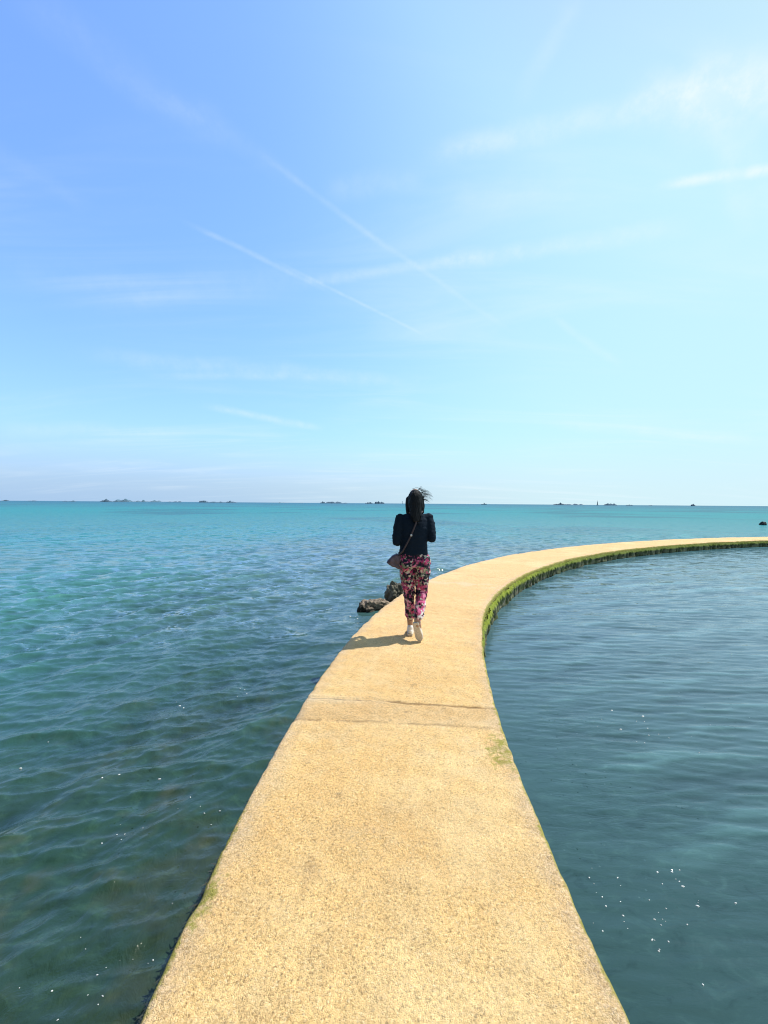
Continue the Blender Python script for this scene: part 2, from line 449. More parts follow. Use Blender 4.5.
# ------------------------------------------------------------------ water
def side_of(x, y):
    """>0 on the lagoon side (right of the wall's centre line); beyond its far end the arc goes on"""
    ss = np.arange(-3, 46, .35)
    cx = np.interp(ss, Sg, XG); cy = np.interp(ss, Sg, YG); th = np.interp(ss, Sg, THg)
    ex = np.concatenate([[cx[0] - 60 * math.sin(th[0])], cx]); ey = np.concatenate([[cy[0] - 60 * math.cos(th[0])], cy])
    th = np.concatenate([[th[0]], th])
    out = np.empty(x.shape)
    fx, fy, fo = x.reshape(-1), y.reshape(-1), out.reshape(-1)
    for i in range(0, len(fx), 40000):
        dx = fx[i:i + 40000, None] - ex; dy = fy[i:i + 40000, None] - ey
        j = np.argmin(dx * dx + dy * dy, 1); k = np.arange(len(j))
        fo[i:i + 40000] = dx[k, j] * np.cos(th[j]) - dy[k, j] * np.sin(th[j])
    return out

def wave_set(seed, n, l0, l1, mean, spread, slope):
    r = np.random.default_rng(seed); W = []
    for i in range(n):
        L = l0 * (l1 / l0) ** ((i + r.uniform(0, 1)) / n)
        a = mean + r.normal(0, spread); k = 2 * np.pi / L
        W.append((k, np.cos(a), np.sin(a), slope / k * math.sqrt(2. / n), r.uniform(0, 6.283)))
    return W

def waves(X, Y, W, res):
    Z = np.zeros_like(X); DX = np.zeros_like(X); DY = np.zeros_like(X)
    # slow wandering of phase so crests are short and curved
    p1 = snoise(X, Y, 77, 8, .05, .3) * 1.6
    for (k, ca, sa, A, ph) in W:
        att = np.clip((2 * np.pi / k) / (res * 2.6) - .6, 0, 1)
        q = k * (ca * X + sa * Y) + ph + p1
        Z += A * att * np.cos(q); sn = A * att * np.sin(q) * 1.0
        DX -= ca * sn; DY -= sa * sn
    return Z, DX, DY

W_SEA = wave_set(1, 36, .055, .30, R(-78), .65, .27) + wave_set(2, 22, .30, .95, R(-42), .65, .175) + wave_set(3, 8, 1., 3.5, R(-30), .4, .035)
W_POOL = wave_set(5, 30, .055, .20, R(-92), .20, .18) + wave_set(6, 12, .22, .9, R(-82), .28, .065)

def build_water():
    a = np.concatenate([np.radians(np.arange(-180, -54, 4.)), np.radians(np.arange(-54, 54.01, .09)), np.radians(np.arange(58, 180, 4.))])
    r = [.35]
    while r[-1] < 1.25: r.append(r[-1] + .012)
    while r[-1] < 12: r.append(r[-1] * 1.0036 + .001)
    while r[-1] < 60: r.append(r[-1] * 1.008)
    while r[-1] < 14000: r.append(r[-1] * 1.12)
    r = np.array(r); dr = np.gradient(r)
    Rr, Aa = np.meshgrid(r, a, indexing='ij')
    X, Y = Rr * np.sin(Aa), Rr * np.cos(Aa)
    sd = side_of(X, Y)
    res = np.repeat(dr[:, None], len(a), 1)
    fine = (np.abs(Aa) < R(54.5))
    Zs, dxs, dys = waves(X, Y, W_SEA, res); Zp, dxp, dyp = waves(X, Y, W_POOL, res)
    gust = .75 + .35 * snoise(X, Y, 55, 10, .06, .5)
    m = np.where(sd < 0, 1., 0.); fade = np.clip((np.abs(sd) - .2) / .8, .35, 1) * fine * np.clip((62 - Rr) / 30, 0, 1)
    Z = (Zs * m + Zp * (1 - m)) * gust * fade
    X2 = X + (dxs * m + dxp * (1 - m)) * gust * fade; Y2 = Y + (dys * m + dyp * (1 - m)) * gust * fade
    P = np.stack([X2, Y2, Z], -1)
    n, mm = Rr.shape
    idx = np.arange(n * mm).reshape(n, mm)
    q = np.stack([idx[:-1], idx[1:], np.roll(idx, -1, 1)[1:], np.roll(idx, -1, 1)[:-1]], -1)
    sf = sd[:-1]
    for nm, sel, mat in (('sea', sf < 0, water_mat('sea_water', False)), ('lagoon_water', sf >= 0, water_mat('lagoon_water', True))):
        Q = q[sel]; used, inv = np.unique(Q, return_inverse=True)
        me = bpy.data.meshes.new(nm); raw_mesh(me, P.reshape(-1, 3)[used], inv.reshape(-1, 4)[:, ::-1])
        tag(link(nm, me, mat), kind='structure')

def water_mat(name, calm):
    m, g, b = material(name)
    P = g.add('ShaderNodeNewGeometry').outputs['Position']
    x, y, z = g.sep(P)
    dist = g.vmath('LENGTH', P)
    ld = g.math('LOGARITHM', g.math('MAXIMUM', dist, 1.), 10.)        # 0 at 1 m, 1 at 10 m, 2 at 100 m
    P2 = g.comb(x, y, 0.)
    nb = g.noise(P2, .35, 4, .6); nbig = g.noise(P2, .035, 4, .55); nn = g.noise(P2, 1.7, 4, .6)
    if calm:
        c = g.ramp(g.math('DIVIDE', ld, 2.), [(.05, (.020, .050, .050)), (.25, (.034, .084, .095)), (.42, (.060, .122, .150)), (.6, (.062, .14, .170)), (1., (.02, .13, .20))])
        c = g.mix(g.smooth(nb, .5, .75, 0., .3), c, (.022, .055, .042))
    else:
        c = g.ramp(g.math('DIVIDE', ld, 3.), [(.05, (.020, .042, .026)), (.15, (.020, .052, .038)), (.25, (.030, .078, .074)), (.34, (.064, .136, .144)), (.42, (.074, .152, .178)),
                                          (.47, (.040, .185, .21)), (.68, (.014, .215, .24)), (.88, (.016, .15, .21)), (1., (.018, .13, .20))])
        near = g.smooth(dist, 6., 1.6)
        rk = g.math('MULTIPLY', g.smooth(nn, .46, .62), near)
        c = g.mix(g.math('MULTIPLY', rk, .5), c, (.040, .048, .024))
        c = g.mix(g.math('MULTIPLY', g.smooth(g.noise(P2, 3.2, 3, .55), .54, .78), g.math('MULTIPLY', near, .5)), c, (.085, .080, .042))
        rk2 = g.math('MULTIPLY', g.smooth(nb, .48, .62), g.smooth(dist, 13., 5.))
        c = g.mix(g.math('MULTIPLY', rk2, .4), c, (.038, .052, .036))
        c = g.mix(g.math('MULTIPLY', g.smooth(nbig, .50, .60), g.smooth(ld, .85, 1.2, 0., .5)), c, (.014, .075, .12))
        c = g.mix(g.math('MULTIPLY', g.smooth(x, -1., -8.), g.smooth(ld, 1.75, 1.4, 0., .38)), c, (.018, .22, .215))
    zz = g.math('MULTIPLY', z, 1. if not calm else 6.)  # light on crests and shade in troughs put into the colour by height
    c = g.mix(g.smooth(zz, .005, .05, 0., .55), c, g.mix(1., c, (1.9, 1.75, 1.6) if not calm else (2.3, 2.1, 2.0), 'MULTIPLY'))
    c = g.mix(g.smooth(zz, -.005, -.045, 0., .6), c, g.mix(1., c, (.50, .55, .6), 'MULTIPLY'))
    cau = g.noise(g.mapping(P2, scale=(1., 1.7, 1.)), 5.5 if not calm else 7., 4, .65, .8)  # caustic light and dark painted into the near water colour by noise
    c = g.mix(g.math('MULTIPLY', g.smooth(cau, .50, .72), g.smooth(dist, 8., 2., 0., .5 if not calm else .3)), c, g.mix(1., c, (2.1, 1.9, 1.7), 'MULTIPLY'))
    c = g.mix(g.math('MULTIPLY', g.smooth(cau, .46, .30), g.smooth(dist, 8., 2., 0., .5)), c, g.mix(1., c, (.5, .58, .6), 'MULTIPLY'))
    # capillary ripples: bump near by, random facets (slopes) further out
    if calm:
        w1 = g.mapping(P2, scale=(1., 3.4, 1.), rot=(0, 0, R(8)))
        h = g.math('ADD', g.math('MULTIPLY', g.noise(w1, 5., 4, .55, .6), 1.), g.math('MULTIPLY', g.noise(w1, 17., 3, .6), .22))
        patch = g.smooth(g.noise(P2, .9, 3), .35, .7, .35, 1.5)
        nrm = g.bump(g.math('MULTIPLY', h, patch), .35, .018)
        sx, sy, sl = .09, .24, g.smooth(ld, .55, 1.1, .0, 1.)
        wv = g.mapping(P2, scale=(1., 3., 1.))
    else:
        w1 = g.mapping(P2, scale=(1.5, 1., 1.), rot=(0, 0, R(-28)))
        h = g.math('ADD', g.noise(w1, 6., 5, .6, .8), g.math('MULTIPLY', g.noise(w1, 24., 3, .6, .5), .28))
        patch = g.smooth(g.noise(P2, .6, 3), .35, .7, .5, 1.4)
        nrm = g.bump(g.math('MULTIPLY', h, patch), .5, .025)
        sx, sy, sl = .36, .50, g.smooth(ld, .45, 1.1, .0, 1.)
        wv = g.mapping(P2, scale=(1., 1.6, 1.), rot=(0, 0, R(-15)))
    scl = g.math('DIVIDE', 20., g.math('ADD', g.math('MULTIPLY', dist, .25), 1.))
    cn = g.noise(wv, 3.2, 5, .7, .3, color=True)
    cl = g.noise(wv, 1.7 if not calm else 2.6, 2, .5, .2, color=True)
    cs = g.sep(g.vmath('ADD', g.scale(g.vmath('SUBTRACT', cn, (.5, .5, .5)), .7), g.vmath('SUBTRACT', cl, (.5, .5, .5))))
    slope = g.comb(g.math('MULTIPLY', g.math('MULTIPLY', cs[0], sx * 3), sl), g.math('MULTIPLY', g.math('MULTIPLY', cs[1], sy * 3), sl), 0.)
    # scattered steep little dimples: a few of them catch the sun
    vpos = g.scale(P2, 30.)
    vn = g.add('ShaderNodeTexVoronoi', inp={'Scale': 1.}); g.L.new(vpos, vn.inputs['Vector'])
    rnd = g.sep(vn.outputs['Color'])
    on = g.math('MULTIPLY', g.math('GREATER_THAN', rnd[2], .90), g.smooth(vn.outputs['Distance'], .20, .12))
    on = g.math('MULTIPLY', on, g.math('MULTIPLY', g.smooth(g.noise(P2, 1.1, 3, .6), .50, .60), g.smooth(ld, 1.0, .7)))
    slope = g.vmath('ADD', slope, g.comb(g.math('MULTIPLY', g.math('MULTIPLY_ADD', rnd[0], 1.1, -.45), on), g.math('MULTIPLY', g.math('MULTIPLY_ADD', rnd[1], 1.1, -.85), on), 0.))
    nrm = g.vmath('NORMALIZE', g.vmath('ADD', nrm, slope))
    dif = g.add('ShaderNodeBsdfDiffuse', inp={'Color': c, 'Normal': nrm})
    gl = g.add('ShaderNodeBsdfGlossy', inp={'Color': (1, 1, 1, 1), 'Roughness': g.smooth(ld, .5, 2., .03, .15), 'Normal': nrm})
    fr = g.add('ShaderNodeFresnel', inp={'IOR': 1.333, 'Normal': nrm})
    # a ruffled sea never mirrors at full strength: unresolved facets tilt toward the eye
    fac = g.math('MINIMUM', fr.outputs[0], g.smooth(ld, .7, 2., .65, .20 if not calm else .38))
    mx = g.add('ShaderNodeMixShader'); g.set(mx.inputs[0], fac); g.L.new(dif.outputs[0], mx.inputs[1]); g.L.new(gl.outputs[0], mx.inputs[2])
    g.L.new(mx.outputs[0], m.node_tree.nodes['Material Output'].inputs['Surface']); m.node_tree.nodes.remove(b)
    return m
build_water()

def water_z(x, y):
    X, Y = np.array([x]), np.array([y]); sd = side_of(X, Y)
    Z = waves(X, Y, W_SEA if sd[0] < 0 else W_POOL, np.array([.015]))[0]
    return float((Z * (.75 + .35 * snoise(X, Y, 55, 10, .06, .5)) * np.clip((np.abs(sd) - .2) / .8, .35, 1))[0])

def foam_glints():  # white flecks stand in for sun glints as well as bubbles
    """little bubbles, and flecks modelled for sun glints, drifting in loose clusters on both sides of the wall"""
    r = random.Random(21); V = []; F = []
    clusters = [(1.02, 1.93, .17, .10, 22), (1.28, 1.90, .12, .10, 16), (1.05, 1.75, .10, .06, 9), (1.42, 2.05, .10, .05, 6), (1.95, 3.45, .22, .12, 14), (2.3, 3.7, .3, .2, 7),
                (-1.02, 1.58, .10, .12, 20), (-.93, 1.75, .06, .12, 12), (-1.25, 1.62, .22, .14, 18), (-1.35, 2.35, .09, .04, 14), (-1.15, 2.5, .10, .06, 10), (-1.45, 1.45, .2, .1, 10),
                (-1.75, 2.7, .2, .2, 7), (-1.65, 3.9, .12, .07, 8), (-1.3, 4.2, .15, .08, 8), (-.55, 6.9, .10, .12, 10), (-2.3, 3.2, .3, .2, 6)]
    for (cx, cy, sx, sy, n) in clusters:
        for i in range(n):
            x, y = r.gauss(cx, sx), r.gauss(cy, sy)
            sd = side_of(np.array([x]), np.array([y]))[0]
            if abs(sd) < .80: continue
            q = max(1., math.hypot(x, y) / 1.9)
            if r.random() < (.55 if x < 0 else .3): continue
            a = r.choice([.0010, .0013, .0017, .0022, .0030]) * q * (1.4 if r.random() < .06 else 1.); z = water_z(x, y)
            o = len(V); k = 7; ang = r.gauss(0., .5); el = r.uniform(1.1, 2.4)
            for (rr, h) in ((1., -.15), (.8, .4), (.35, .68)):
                for j in range(k):
                    t = 2 * math.pi * j / k; px_, py_ = math.cos(t) * rr * a * el, math.sin(t) * rr * a
                    V.append((x + px_ * math.cos(ang) - py_ * math.sin(ang), y + px_ * math.sin(ang) + py_ * math.cos(ang), z + .001 + h * a))
            for b_ in range(2):
                for j in range(k):
                    j2 = (j + 1) % k; F.append((o + b_ * k + j, o + b_ * k + j2, o + b_ * k + k + j2, o + b_ * k + k + j))
            F.append(tuple(o + 2 * k + j for j in range(k)))
    me = bpy.data.meshes.new('foam_glints'); me.from_pydata(V, [], F); me.update()
    tag(link('foam_glints', me, simple_mat('white_foam_glints', (.58, .61, .61), .35, .3, 60.)), 'scattered white bubbles and modelled sun glints on the water either side of the wall', 'foam_glints', kind='stuff')
foam_glints()

# ------------------------------------------------------------------ rocks
def rock(name, loc, size, seed, mat, rough=.29, sub=5, rz=0., chop=0.):
    bm = bmesh.new(); bmesh.ops.create_icosphere(bm, subdivisions=sub, radius=1.)
    for v in bm.verts:
        p = v.co.copy()
        q = Vector((abs(p.x) ** .8 * (1 if p.x > 0 else -1), abs(p.y) ** .8 * (1 if p.y > 0 else -1), abs(p.z) ** .8 * (1 if p.z > 0 else -1)))
        d = noise.fractal(p * 1.3 + Vector((seed, seed * .7, 0)), 1., 2., 3) * rough
        cell = noise.voronoi(p * 2.6 + Vector((seed, 0, seed)))[0]
        d += (cell[1] - cell[0]) * .42 * rough * 2 - .25 * rough
        d += noise.fractal(p * 6 + Vector((seed, 0, 0)), 1., 2., 3) * rough * .22
        v.co = q * (1 + d)
        if chop: v.co.z = min(v.co.z, chop + .12 * noise.noise(p * 3 + Vector((seed, 0, 0))))
        v.co = v.co + v.co.normalized() * (.10 * abs(noise.noise(p * 4.5 + Vector((seed, 0, 2)))) - .04); v.co.x *= size[0]; v.co.y *= size[1]; v.co.z *= size[2]
    me = bpy.data.meshes.new(name); bm.to_mesh(me); bm.free()
    o = link(name, me, mat, smooth=False); o.location = loc; o.rotation_euler = (0, 0, rz)
    return o

def rock_mat(name, c1, c2, wet=True):
    m, g, b = material(name)
    P = g.add('ShaderNodeNewGeometry').outputs['Position']
    n1 = g.noise(P, 9., 5, .7); n2 = g.noise(P, 32., 4, .7)
    c = g.mix(g.smooth(n1, .35, .65), c1, c2)
    c = g.mix(g.smooth(n2, .52, .68, 0., .8), c, (.015, .013, .011))
    if wet: c = g.mix(g.smooth(g.sep(P)[2], .09, .02, 0., .85), c, (.014, .016, .012))
    g.set(b.inputs['Base Color'], c); b.inputs['Roughness'].default_value = .8
    g.set(b.inputs['Normal'], g.bump(g.math('ADD', n1, n2), 1., .03))
    return m
RM1 = rock_mat('brown_rock', (.19, .145, .105), (.40, .31, .23))
RM2 = rock_mat('grey_rock', (.08, .075, .06), (.22, .195, .14))
tag(rock('rock', (-.14, 7.38, -.02), (.265, .23, .19), 3.1, RM1, rz=.3), 'low brown barnacled rock in the water beside the left edge of the path', 'rock', 'rocks beside the path')
tag(rock('rock', (.27, 7.75, .05), (.24, .25, .34), 8.4, RM2, rz=.8), 'taller dark grey rock at the path edge, partly behind the walking person', 'rock', 'rocks beside the path')
RM0 = rock_mat('black_rock', (.02, .018, .015), (.07, .06, .05))
tag(rock('rock', (-.385, 7.25, .0), (.055, .07, .11), 6.6, RM0), 'little black rock at the left tip of the low brown rock', 'rock', 'rocks beside the path')
RM3 = simple_mat('wet_black_rock', (.012, .016, .022), .5, .3, 3.)
tag(rock('rock', (36.35, 41.2, .05), (.25, .25, .26), 5.2, RM3), 'small black rounded rock awash in the sea above the far right end of the path', 'rock')

# ------------------------------------------------------------------ islets and craft on the horizon
DI = 1500.
def far_pt(px, d=DI):
    v = ray(px, 503.); return v.x / v.y * d
PXM = DI / F_PX
def islet_mat(name, c):  # distance haze is put into the base colour
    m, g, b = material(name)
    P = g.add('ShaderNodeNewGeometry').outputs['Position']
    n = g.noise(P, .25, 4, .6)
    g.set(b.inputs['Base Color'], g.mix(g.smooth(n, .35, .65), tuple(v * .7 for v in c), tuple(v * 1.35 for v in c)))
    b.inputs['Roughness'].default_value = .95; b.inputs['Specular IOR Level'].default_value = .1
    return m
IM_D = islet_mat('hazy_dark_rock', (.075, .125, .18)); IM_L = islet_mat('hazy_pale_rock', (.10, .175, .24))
def islet(pl, pr, prof, label, mat=IM_D, seed=1, group='islets along the horizon', name='islet'):
    """mound: prof = heights in metres along its length"""
    x0, x1 = far_pt(pl), far_pt(pr); n, mm = 60, 13
    t = np.linspace(0, 1, n); h = np.interp(t, np.linspace(0, 1, len(prof)), prof)
    r = np.random.default_rng(seed)
    h = .85 * h * (1 + .35 * snoise(t * 4, 0 * t, seed, 10, .5, 4)) * np.clip(np.minimum(t, 1 - t) / .06, 0, 1) ** .6
    v = np.linspace(-1, 1, mm); wy = max(6., (x1 - x0) * .22)
    X = x0 + (x1 - x0) * t[:, None] + 0 * v[None, :] - (x0 + x1) / 2
    Y = v[None, :] * wy * (.5 + .5 * np.sqrt(np.clip(4 * t * (1 - t), 0, 1)))[:, None]
    Z = h[:, None] * (1 - np.abs(v[None, :]) ** 1.8) * (1 + .25 * snoise(X / 9., Y / 9., seed + 3, 10, .4, 3.)) - .6
    me = grid_mesh(name, np.stack([X, Y + 0 * X, Z], -1), flip=True)
    o = link(name, me, mat, smooth=False); o.location = ((x0 + x1) / 2, DI, 0)
    return tag(o, label, 'islet', group)
ISL = [
 (1, 9, [2, 4, 5, 3], 'low dark reef at the extreme left end of the horizon', IM_D),
 (26, 37, [1.6, 3, 3.2, 2.6], 'flat thin reef second from the left end of the horizon', IM_D),
 (62, 76, [1.5, 3.5, 1.2, 4, 2], 'small double humped reef between the flat reef and the big jagged islet on the left', IM_D),
 (100, 112, [2, 5.5, 10, 9, 4], 'darkest steep rock at the left end of the jagged islet group', IM_D),
 (112, 134, [4, 3.5, 9, 6, 8, 10, 6, 4], 'jagged islet of several pale stacks right of the darkest steep rock', IM_L),
 (134, 146, [3, 6, 4, 3, 9, 2], 'narrow islet ending in a pointed stack at its right side', IM_L),
 (146, 166, [3, 4, 6, 6, 3, 2.5], 'long gentle hump of an islet right of the pointed stack', IM_L),
 (166, 182, [2.5, 3, 5, 3], 'low fading reef tailing off the left group of islets', IM_D),
 (199, 209, [9, 7, 5, 3], 'islet with a steep left end left of centre on the horizon', IM_D),
 (208, 225, [3, 3.5, 2.8, 2.6], 'thin flat reef joining the steep ended islet to a small hump', IM_D),
 (225, 237, [2.5, 6, 5, 2], 'small rounded islet closing the thin flat reef on its right', IM_D),
 (278, 288, [1.5, 2.5, 1.5], 'faint speck of reef left of the long low islet near centre', IM_L),
 (299, 304, [1.5, 3, 1.5], 'tiny pale reef just left of the long low islet near centre', IM_L),
 (320, 325, [5, 8, 5], 'small upright rock at the left tip of the long low islet', IM_D),
 (325, 348, [4, 5, 8, 6, 5.5, 4, 2.5], 'long low islet left of the walking person', IM_D),
 (365, 373, [3, 6, 3], 'small humped rock left of the block shaped islet', IM_D),
 (374.5, 384.5, [6, 8, 7, 7], 'block shaped islet nearest the left of the person head', IM_D),
 (553, 564, [3, 5, 8, 7, 4], 'tallest hump of the islets right of the person', IM_D),
 (563, 584, [5, 3, 4, 3, 6, 3, 5, 2], 'ragged low islet left of the slender beacon', IM_D),
 (603, 617, [2, 6, 8, 7, 3], 'rounded dark islet just right of the slender beacon', IM_D),
 (626, 633, [2, 4.5, 2.5], 'small low rock right of the rounded dark islet', IM_D),
 (649, 653, [2, 3.5, 2], 'faintest speck of rock between the small low rock and the lone steep rock', IM_L),
 (691, 696, [4, 8, 4], 'lone steep rock on the right part of the horizon', IM_D),
]
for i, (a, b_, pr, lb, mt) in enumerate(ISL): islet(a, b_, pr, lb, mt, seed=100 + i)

def lathe(prof, seg=14):
    a = np.linspace(0, 2 * np.pi, seg, endpoint=False)
    return np.array([[(r * math.cos(t), r * math.sin(t), z) for t in a] for r, z in prof])
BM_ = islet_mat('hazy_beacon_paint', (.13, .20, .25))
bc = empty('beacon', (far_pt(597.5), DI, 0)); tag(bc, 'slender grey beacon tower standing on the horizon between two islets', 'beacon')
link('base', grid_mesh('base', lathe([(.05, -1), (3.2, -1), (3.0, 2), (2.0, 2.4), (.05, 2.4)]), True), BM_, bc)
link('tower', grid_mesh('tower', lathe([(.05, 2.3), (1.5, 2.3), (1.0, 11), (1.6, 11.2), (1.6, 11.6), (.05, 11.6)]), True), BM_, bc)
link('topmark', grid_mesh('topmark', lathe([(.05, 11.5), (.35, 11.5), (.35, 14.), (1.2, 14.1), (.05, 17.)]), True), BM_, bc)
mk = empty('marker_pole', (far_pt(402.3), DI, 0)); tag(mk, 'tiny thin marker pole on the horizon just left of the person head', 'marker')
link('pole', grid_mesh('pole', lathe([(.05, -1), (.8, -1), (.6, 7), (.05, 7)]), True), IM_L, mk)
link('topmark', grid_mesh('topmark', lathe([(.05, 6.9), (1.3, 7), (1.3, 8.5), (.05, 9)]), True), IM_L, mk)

def boat():
    b = empty('boat', (far_pt(484), DI, 0), R(8))
    tag(b, 'small dark boat with a mast on the horizon right of the person', 'boat')
    st = np.linspace(-1, 1, 15); L = 10.
    rows = []
    for t in st:
        w = 2.4 * (1 - max(0, t) ** 2.2) * (1 - .25 * max(0, -t) ** 2) + .05
        hh = 1.6 + 1.1 * max(0, t) ** 2
        rows.append([(t * L, -w, hh), (t * L * .97, -w * .85, .6), (t * L * .92, -w * .3, -.6), (t * L * .92, w * .3, -.6), (t * L * .97, w * .85, .6), (t * L, w, hh), (t * L, w * .4, hh + .05), (t * L, -w * .4, hh + .05)])
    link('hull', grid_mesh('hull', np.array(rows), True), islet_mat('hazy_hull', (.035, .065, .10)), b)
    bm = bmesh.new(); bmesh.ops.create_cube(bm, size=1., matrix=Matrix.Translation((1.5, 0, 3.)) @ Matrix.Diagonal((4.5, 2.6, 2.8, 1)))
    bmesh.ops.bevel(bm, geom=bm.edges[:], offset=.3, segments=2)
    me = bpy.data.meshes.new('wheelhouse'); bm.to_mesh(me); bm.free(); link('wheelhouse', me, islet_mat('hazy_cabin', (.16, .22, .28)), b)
    link('mast', grid_mesh('mast', lathe([(.05, 1.5), (.32, 1.5), (.2, 10), (.02, 10)]), True), IM_L, b)
boat()

# ------------------------------------------------------------------ the walking person
def tube_geo(pts, rad, seg=14):
    """closed lofted tube with rounded ends -> verts, faces. rad: scalar or (rx, ry)"""
    P = [Vector(p) for p in pts]; Rd = [(r, r) if not isinstance(r, tuple) else r for r in rad]
    # rounded ends
    d0 = (P[0] - P[1]).normalized(); d1 = (P[-1] - P[-2]).normalized()
    def cap(p, d, r, rev):
        out = []
        for k in (1., .85, .5):
            q = math.sqrt(max(0, 1 - k * k)) if k < 1 else .12
            out.append((p + d * (min(r) * k * .9), (r[0] * q, r[1] * q)))
        return out if not rev else out[::-1]
    seq = cap(P[0], d0, Rd[0], False) + list(zip(P, Rd)) + cap(P[-1], d1, Rd[-1], True)
    V = []; F = []; up = None
    for i, (p, r) in enumerate(seq):
        a = seq[max(0, i - 1)][0]; b = seq[min(len(seq) - 1, i + 1)][0]; t = (b - a).normalized()
        if up is None:
            up = Vector((0, 1, 0)) if abs(t.y) < .9 else Vector((0, 0, 1))
        sx = up.cross(t).normalized(); up = t.cross(sx).normalized()
        for k in range(seg):
            an = 2 * math.pi * k / seg
            V.append(p + sx * (math.cos(an) * r[0]) + up * (math.sin(an) * r[1]))
    m = len(seq)
    for i in range(m - 1):
        for k in range(seg):
            k2 = (k + 1) % seg
            F.append((i * seg + k, i * seg + k2, (i + 1) * seg + k2, (i + 1) * seg + k))
    F.append(tuple(range(seg))[::-1]); F.append(tuple(range((m - 1) * seg, m * seg)))
    return V, F

def ell_geo(c, r, rot=(0, 0, 0), sub=3):
    bm = bmesh.new(); bmesh.ops.create_icosphere(bm, subdivisions=sub, radius=1.)
    M = Matrix.Translation(c) @ Matrix.Rotation(rot[2], 4, 'Z') @ Matrix.Rotation(rot[0], 4, 'X') @ Matrix.Rotation(rot[1], 4, 'Y') @ Matrix.Diagonal((*r, 1))
    bm.transform(M); bm.verts.index_update()
    V = [v.co.copy() for v in bm.verts]; F = [tuple(v.index for v in f.verts) for f in bm.faces]; bm.free()
    return V, F

def loft_geo(secs, seg=32):
    """secs: (z, cx, cy, rx, ry) stacked ellipses, closed"""
    V = []; F = []
    for (z, cx, cy, rx, ry) in secs:
        for k in range(seg):
            a = 2 * math.pi * k / seg
            ca, sa = math.cos(a), math.sin(a)
            V.append(Vector((cx + rx * abs(ca) ** .85 * (1 if ca > 0 else -1), cy + ry * abs(sa) ** .85 * (1 if sa > 0 else -1), z)))
    for i in range(len(secs) - 1):
        for k in range(seg):
            k2 = (k + 1) % seg
            F.append((i * seg + k, i * seg + k2, (i + 1) * seg + k2, (i + 1) * seg + k))
    F.append(tuple(range(seg))[::-1]); F.append(tuple(range((len(secs) - 1) * seg, len(secs) * seg)))
    return V, F

def fuse(name, geos, voxel, smooth=4, folds=None):
    V = []; F = []
    for v, f in geos:
        o = len(V); V += [tuple(p) for p in v]; F += [tuple(i + o for i in q) for q in f]
    me = bpy.data.meshes.new('tmp'); me.from_pydata(V, [], F); me.update()
    bm = bmesh.new(); bm.from_mesh(me); bmesh.ops.recalc_face_normals(bm, faces=bm.faces[:]); bm.to_mesh(me); bm.free()
    o = bpy.data.objects.new('tmp', me); col.objects.link(o)
    r = o.modifiers.new('r', 'REMESH'); r.mode = 'VOXEL'; r.voxel_size = voxel
    if smooth:
        s = o.modifiers.new('s', 'SMOOTH'); s.factor = .5; s.iterations = smooth
    dg = bpy.context.evaluated_depsgraph_get()
    out = bpy.data.meshes.new_from_object(o.evaluated_get(dg)); out.name = name
    bpy.data.objects.remove(o); bpy.data.meshes.remove(me)
    if folds:
        amp, scl = folds
        n = len(out.vertices); co = np.empty(n * 3, np.float32); out.vertices.foreach_get('co', co); co = co.reshape(-1, 3)
        no = np.array([tuple(v.normal) for v in out.vertices])
        d = np.array([noise.fractal(Vector((p[0] * scl[0], p[1] * scl[1], p[2] * scl[2])), 1., 2., 3) for p in co])
        d = np.abs(d) * 2 - .5
        co = co + no * (d * amp)[:, None]
        out.vertices.foreach_set('co', co.astype(np.float32).reshape(-1)); out.update()
    return out

PX, PY = .331, 4.76
_zt = ZTOP
person = empty('person', (PX, PY, _zt + .004))
tag(person, 'person with long dark hair, black top and floral trousers walking away along the path', 'person')

skin = simple_mat('skin', (.42, .25, .17), .55, .1, 20.)
# joints (local, y forward, x right)
L_SH, L_EL, L_WR = (-.158, .0, 1.325), (-.190, -.045, 1.075), (-.085, .175, 1.10)
R_SH, R_EL, R_WR = (.168, .0, 1.33), (.197, -.045, 1.115), (.095, .165, 1.17)
L_HIP, L_KN, L_AN = (-.075, .01, .86), (-.045, .085, .50), (-.022, .125, .095)
R_HIP, R_KN, R_AN = (.095, .0, .86), (.098, .045, .505), (.034, -.130, .235)
def hand_geo(w, d, side, up):
    """palm with four unequal curled fingers and a thumb; w wrist, d forward, side toward thumb"""
    w, d, side, up = Vector(w), Vector(d).normalized(), Vector(side).normalized(), Vector(up).normalized()
    G = [tube_geo([w - d * .02, w + d * .02, w + d * .055, w + d * .085], [(.026, .020), (.030, .017), (.038, .016), (.037, .014)], 12)]
    for k, (o, L) in enumerate(((.028, .072), (.010, .080), (-.009, .075), (-.027, .060))):
        b = w + d * .082 + side * o
        p1 = b + d * (L * .42) - up * .006
        p2 = p1 + d * (L * .22) - up * (L * .26)
        p3 = p2 - d * (L * .04) - up * (L * .26)
        G.append(tube_geo([b - d * .02, b, p1, p2, p3], [.0095, .0092, .0086, .0078, .0066], 8))
    t0 = w + d * .03 + side * .025
    t1 = t0 + d * .025 + side * .03 - up * .008
    t2 = t1 + d * .03 + side * .012 - up * .012
    t3 = t2 + d * .022 - side * .004 - up * .01
    G.append(tube_geo([t0 - side * .012, t0, t1, t2, t3], [.014, .0135, .0118, .0102, .008], 8))
    return G
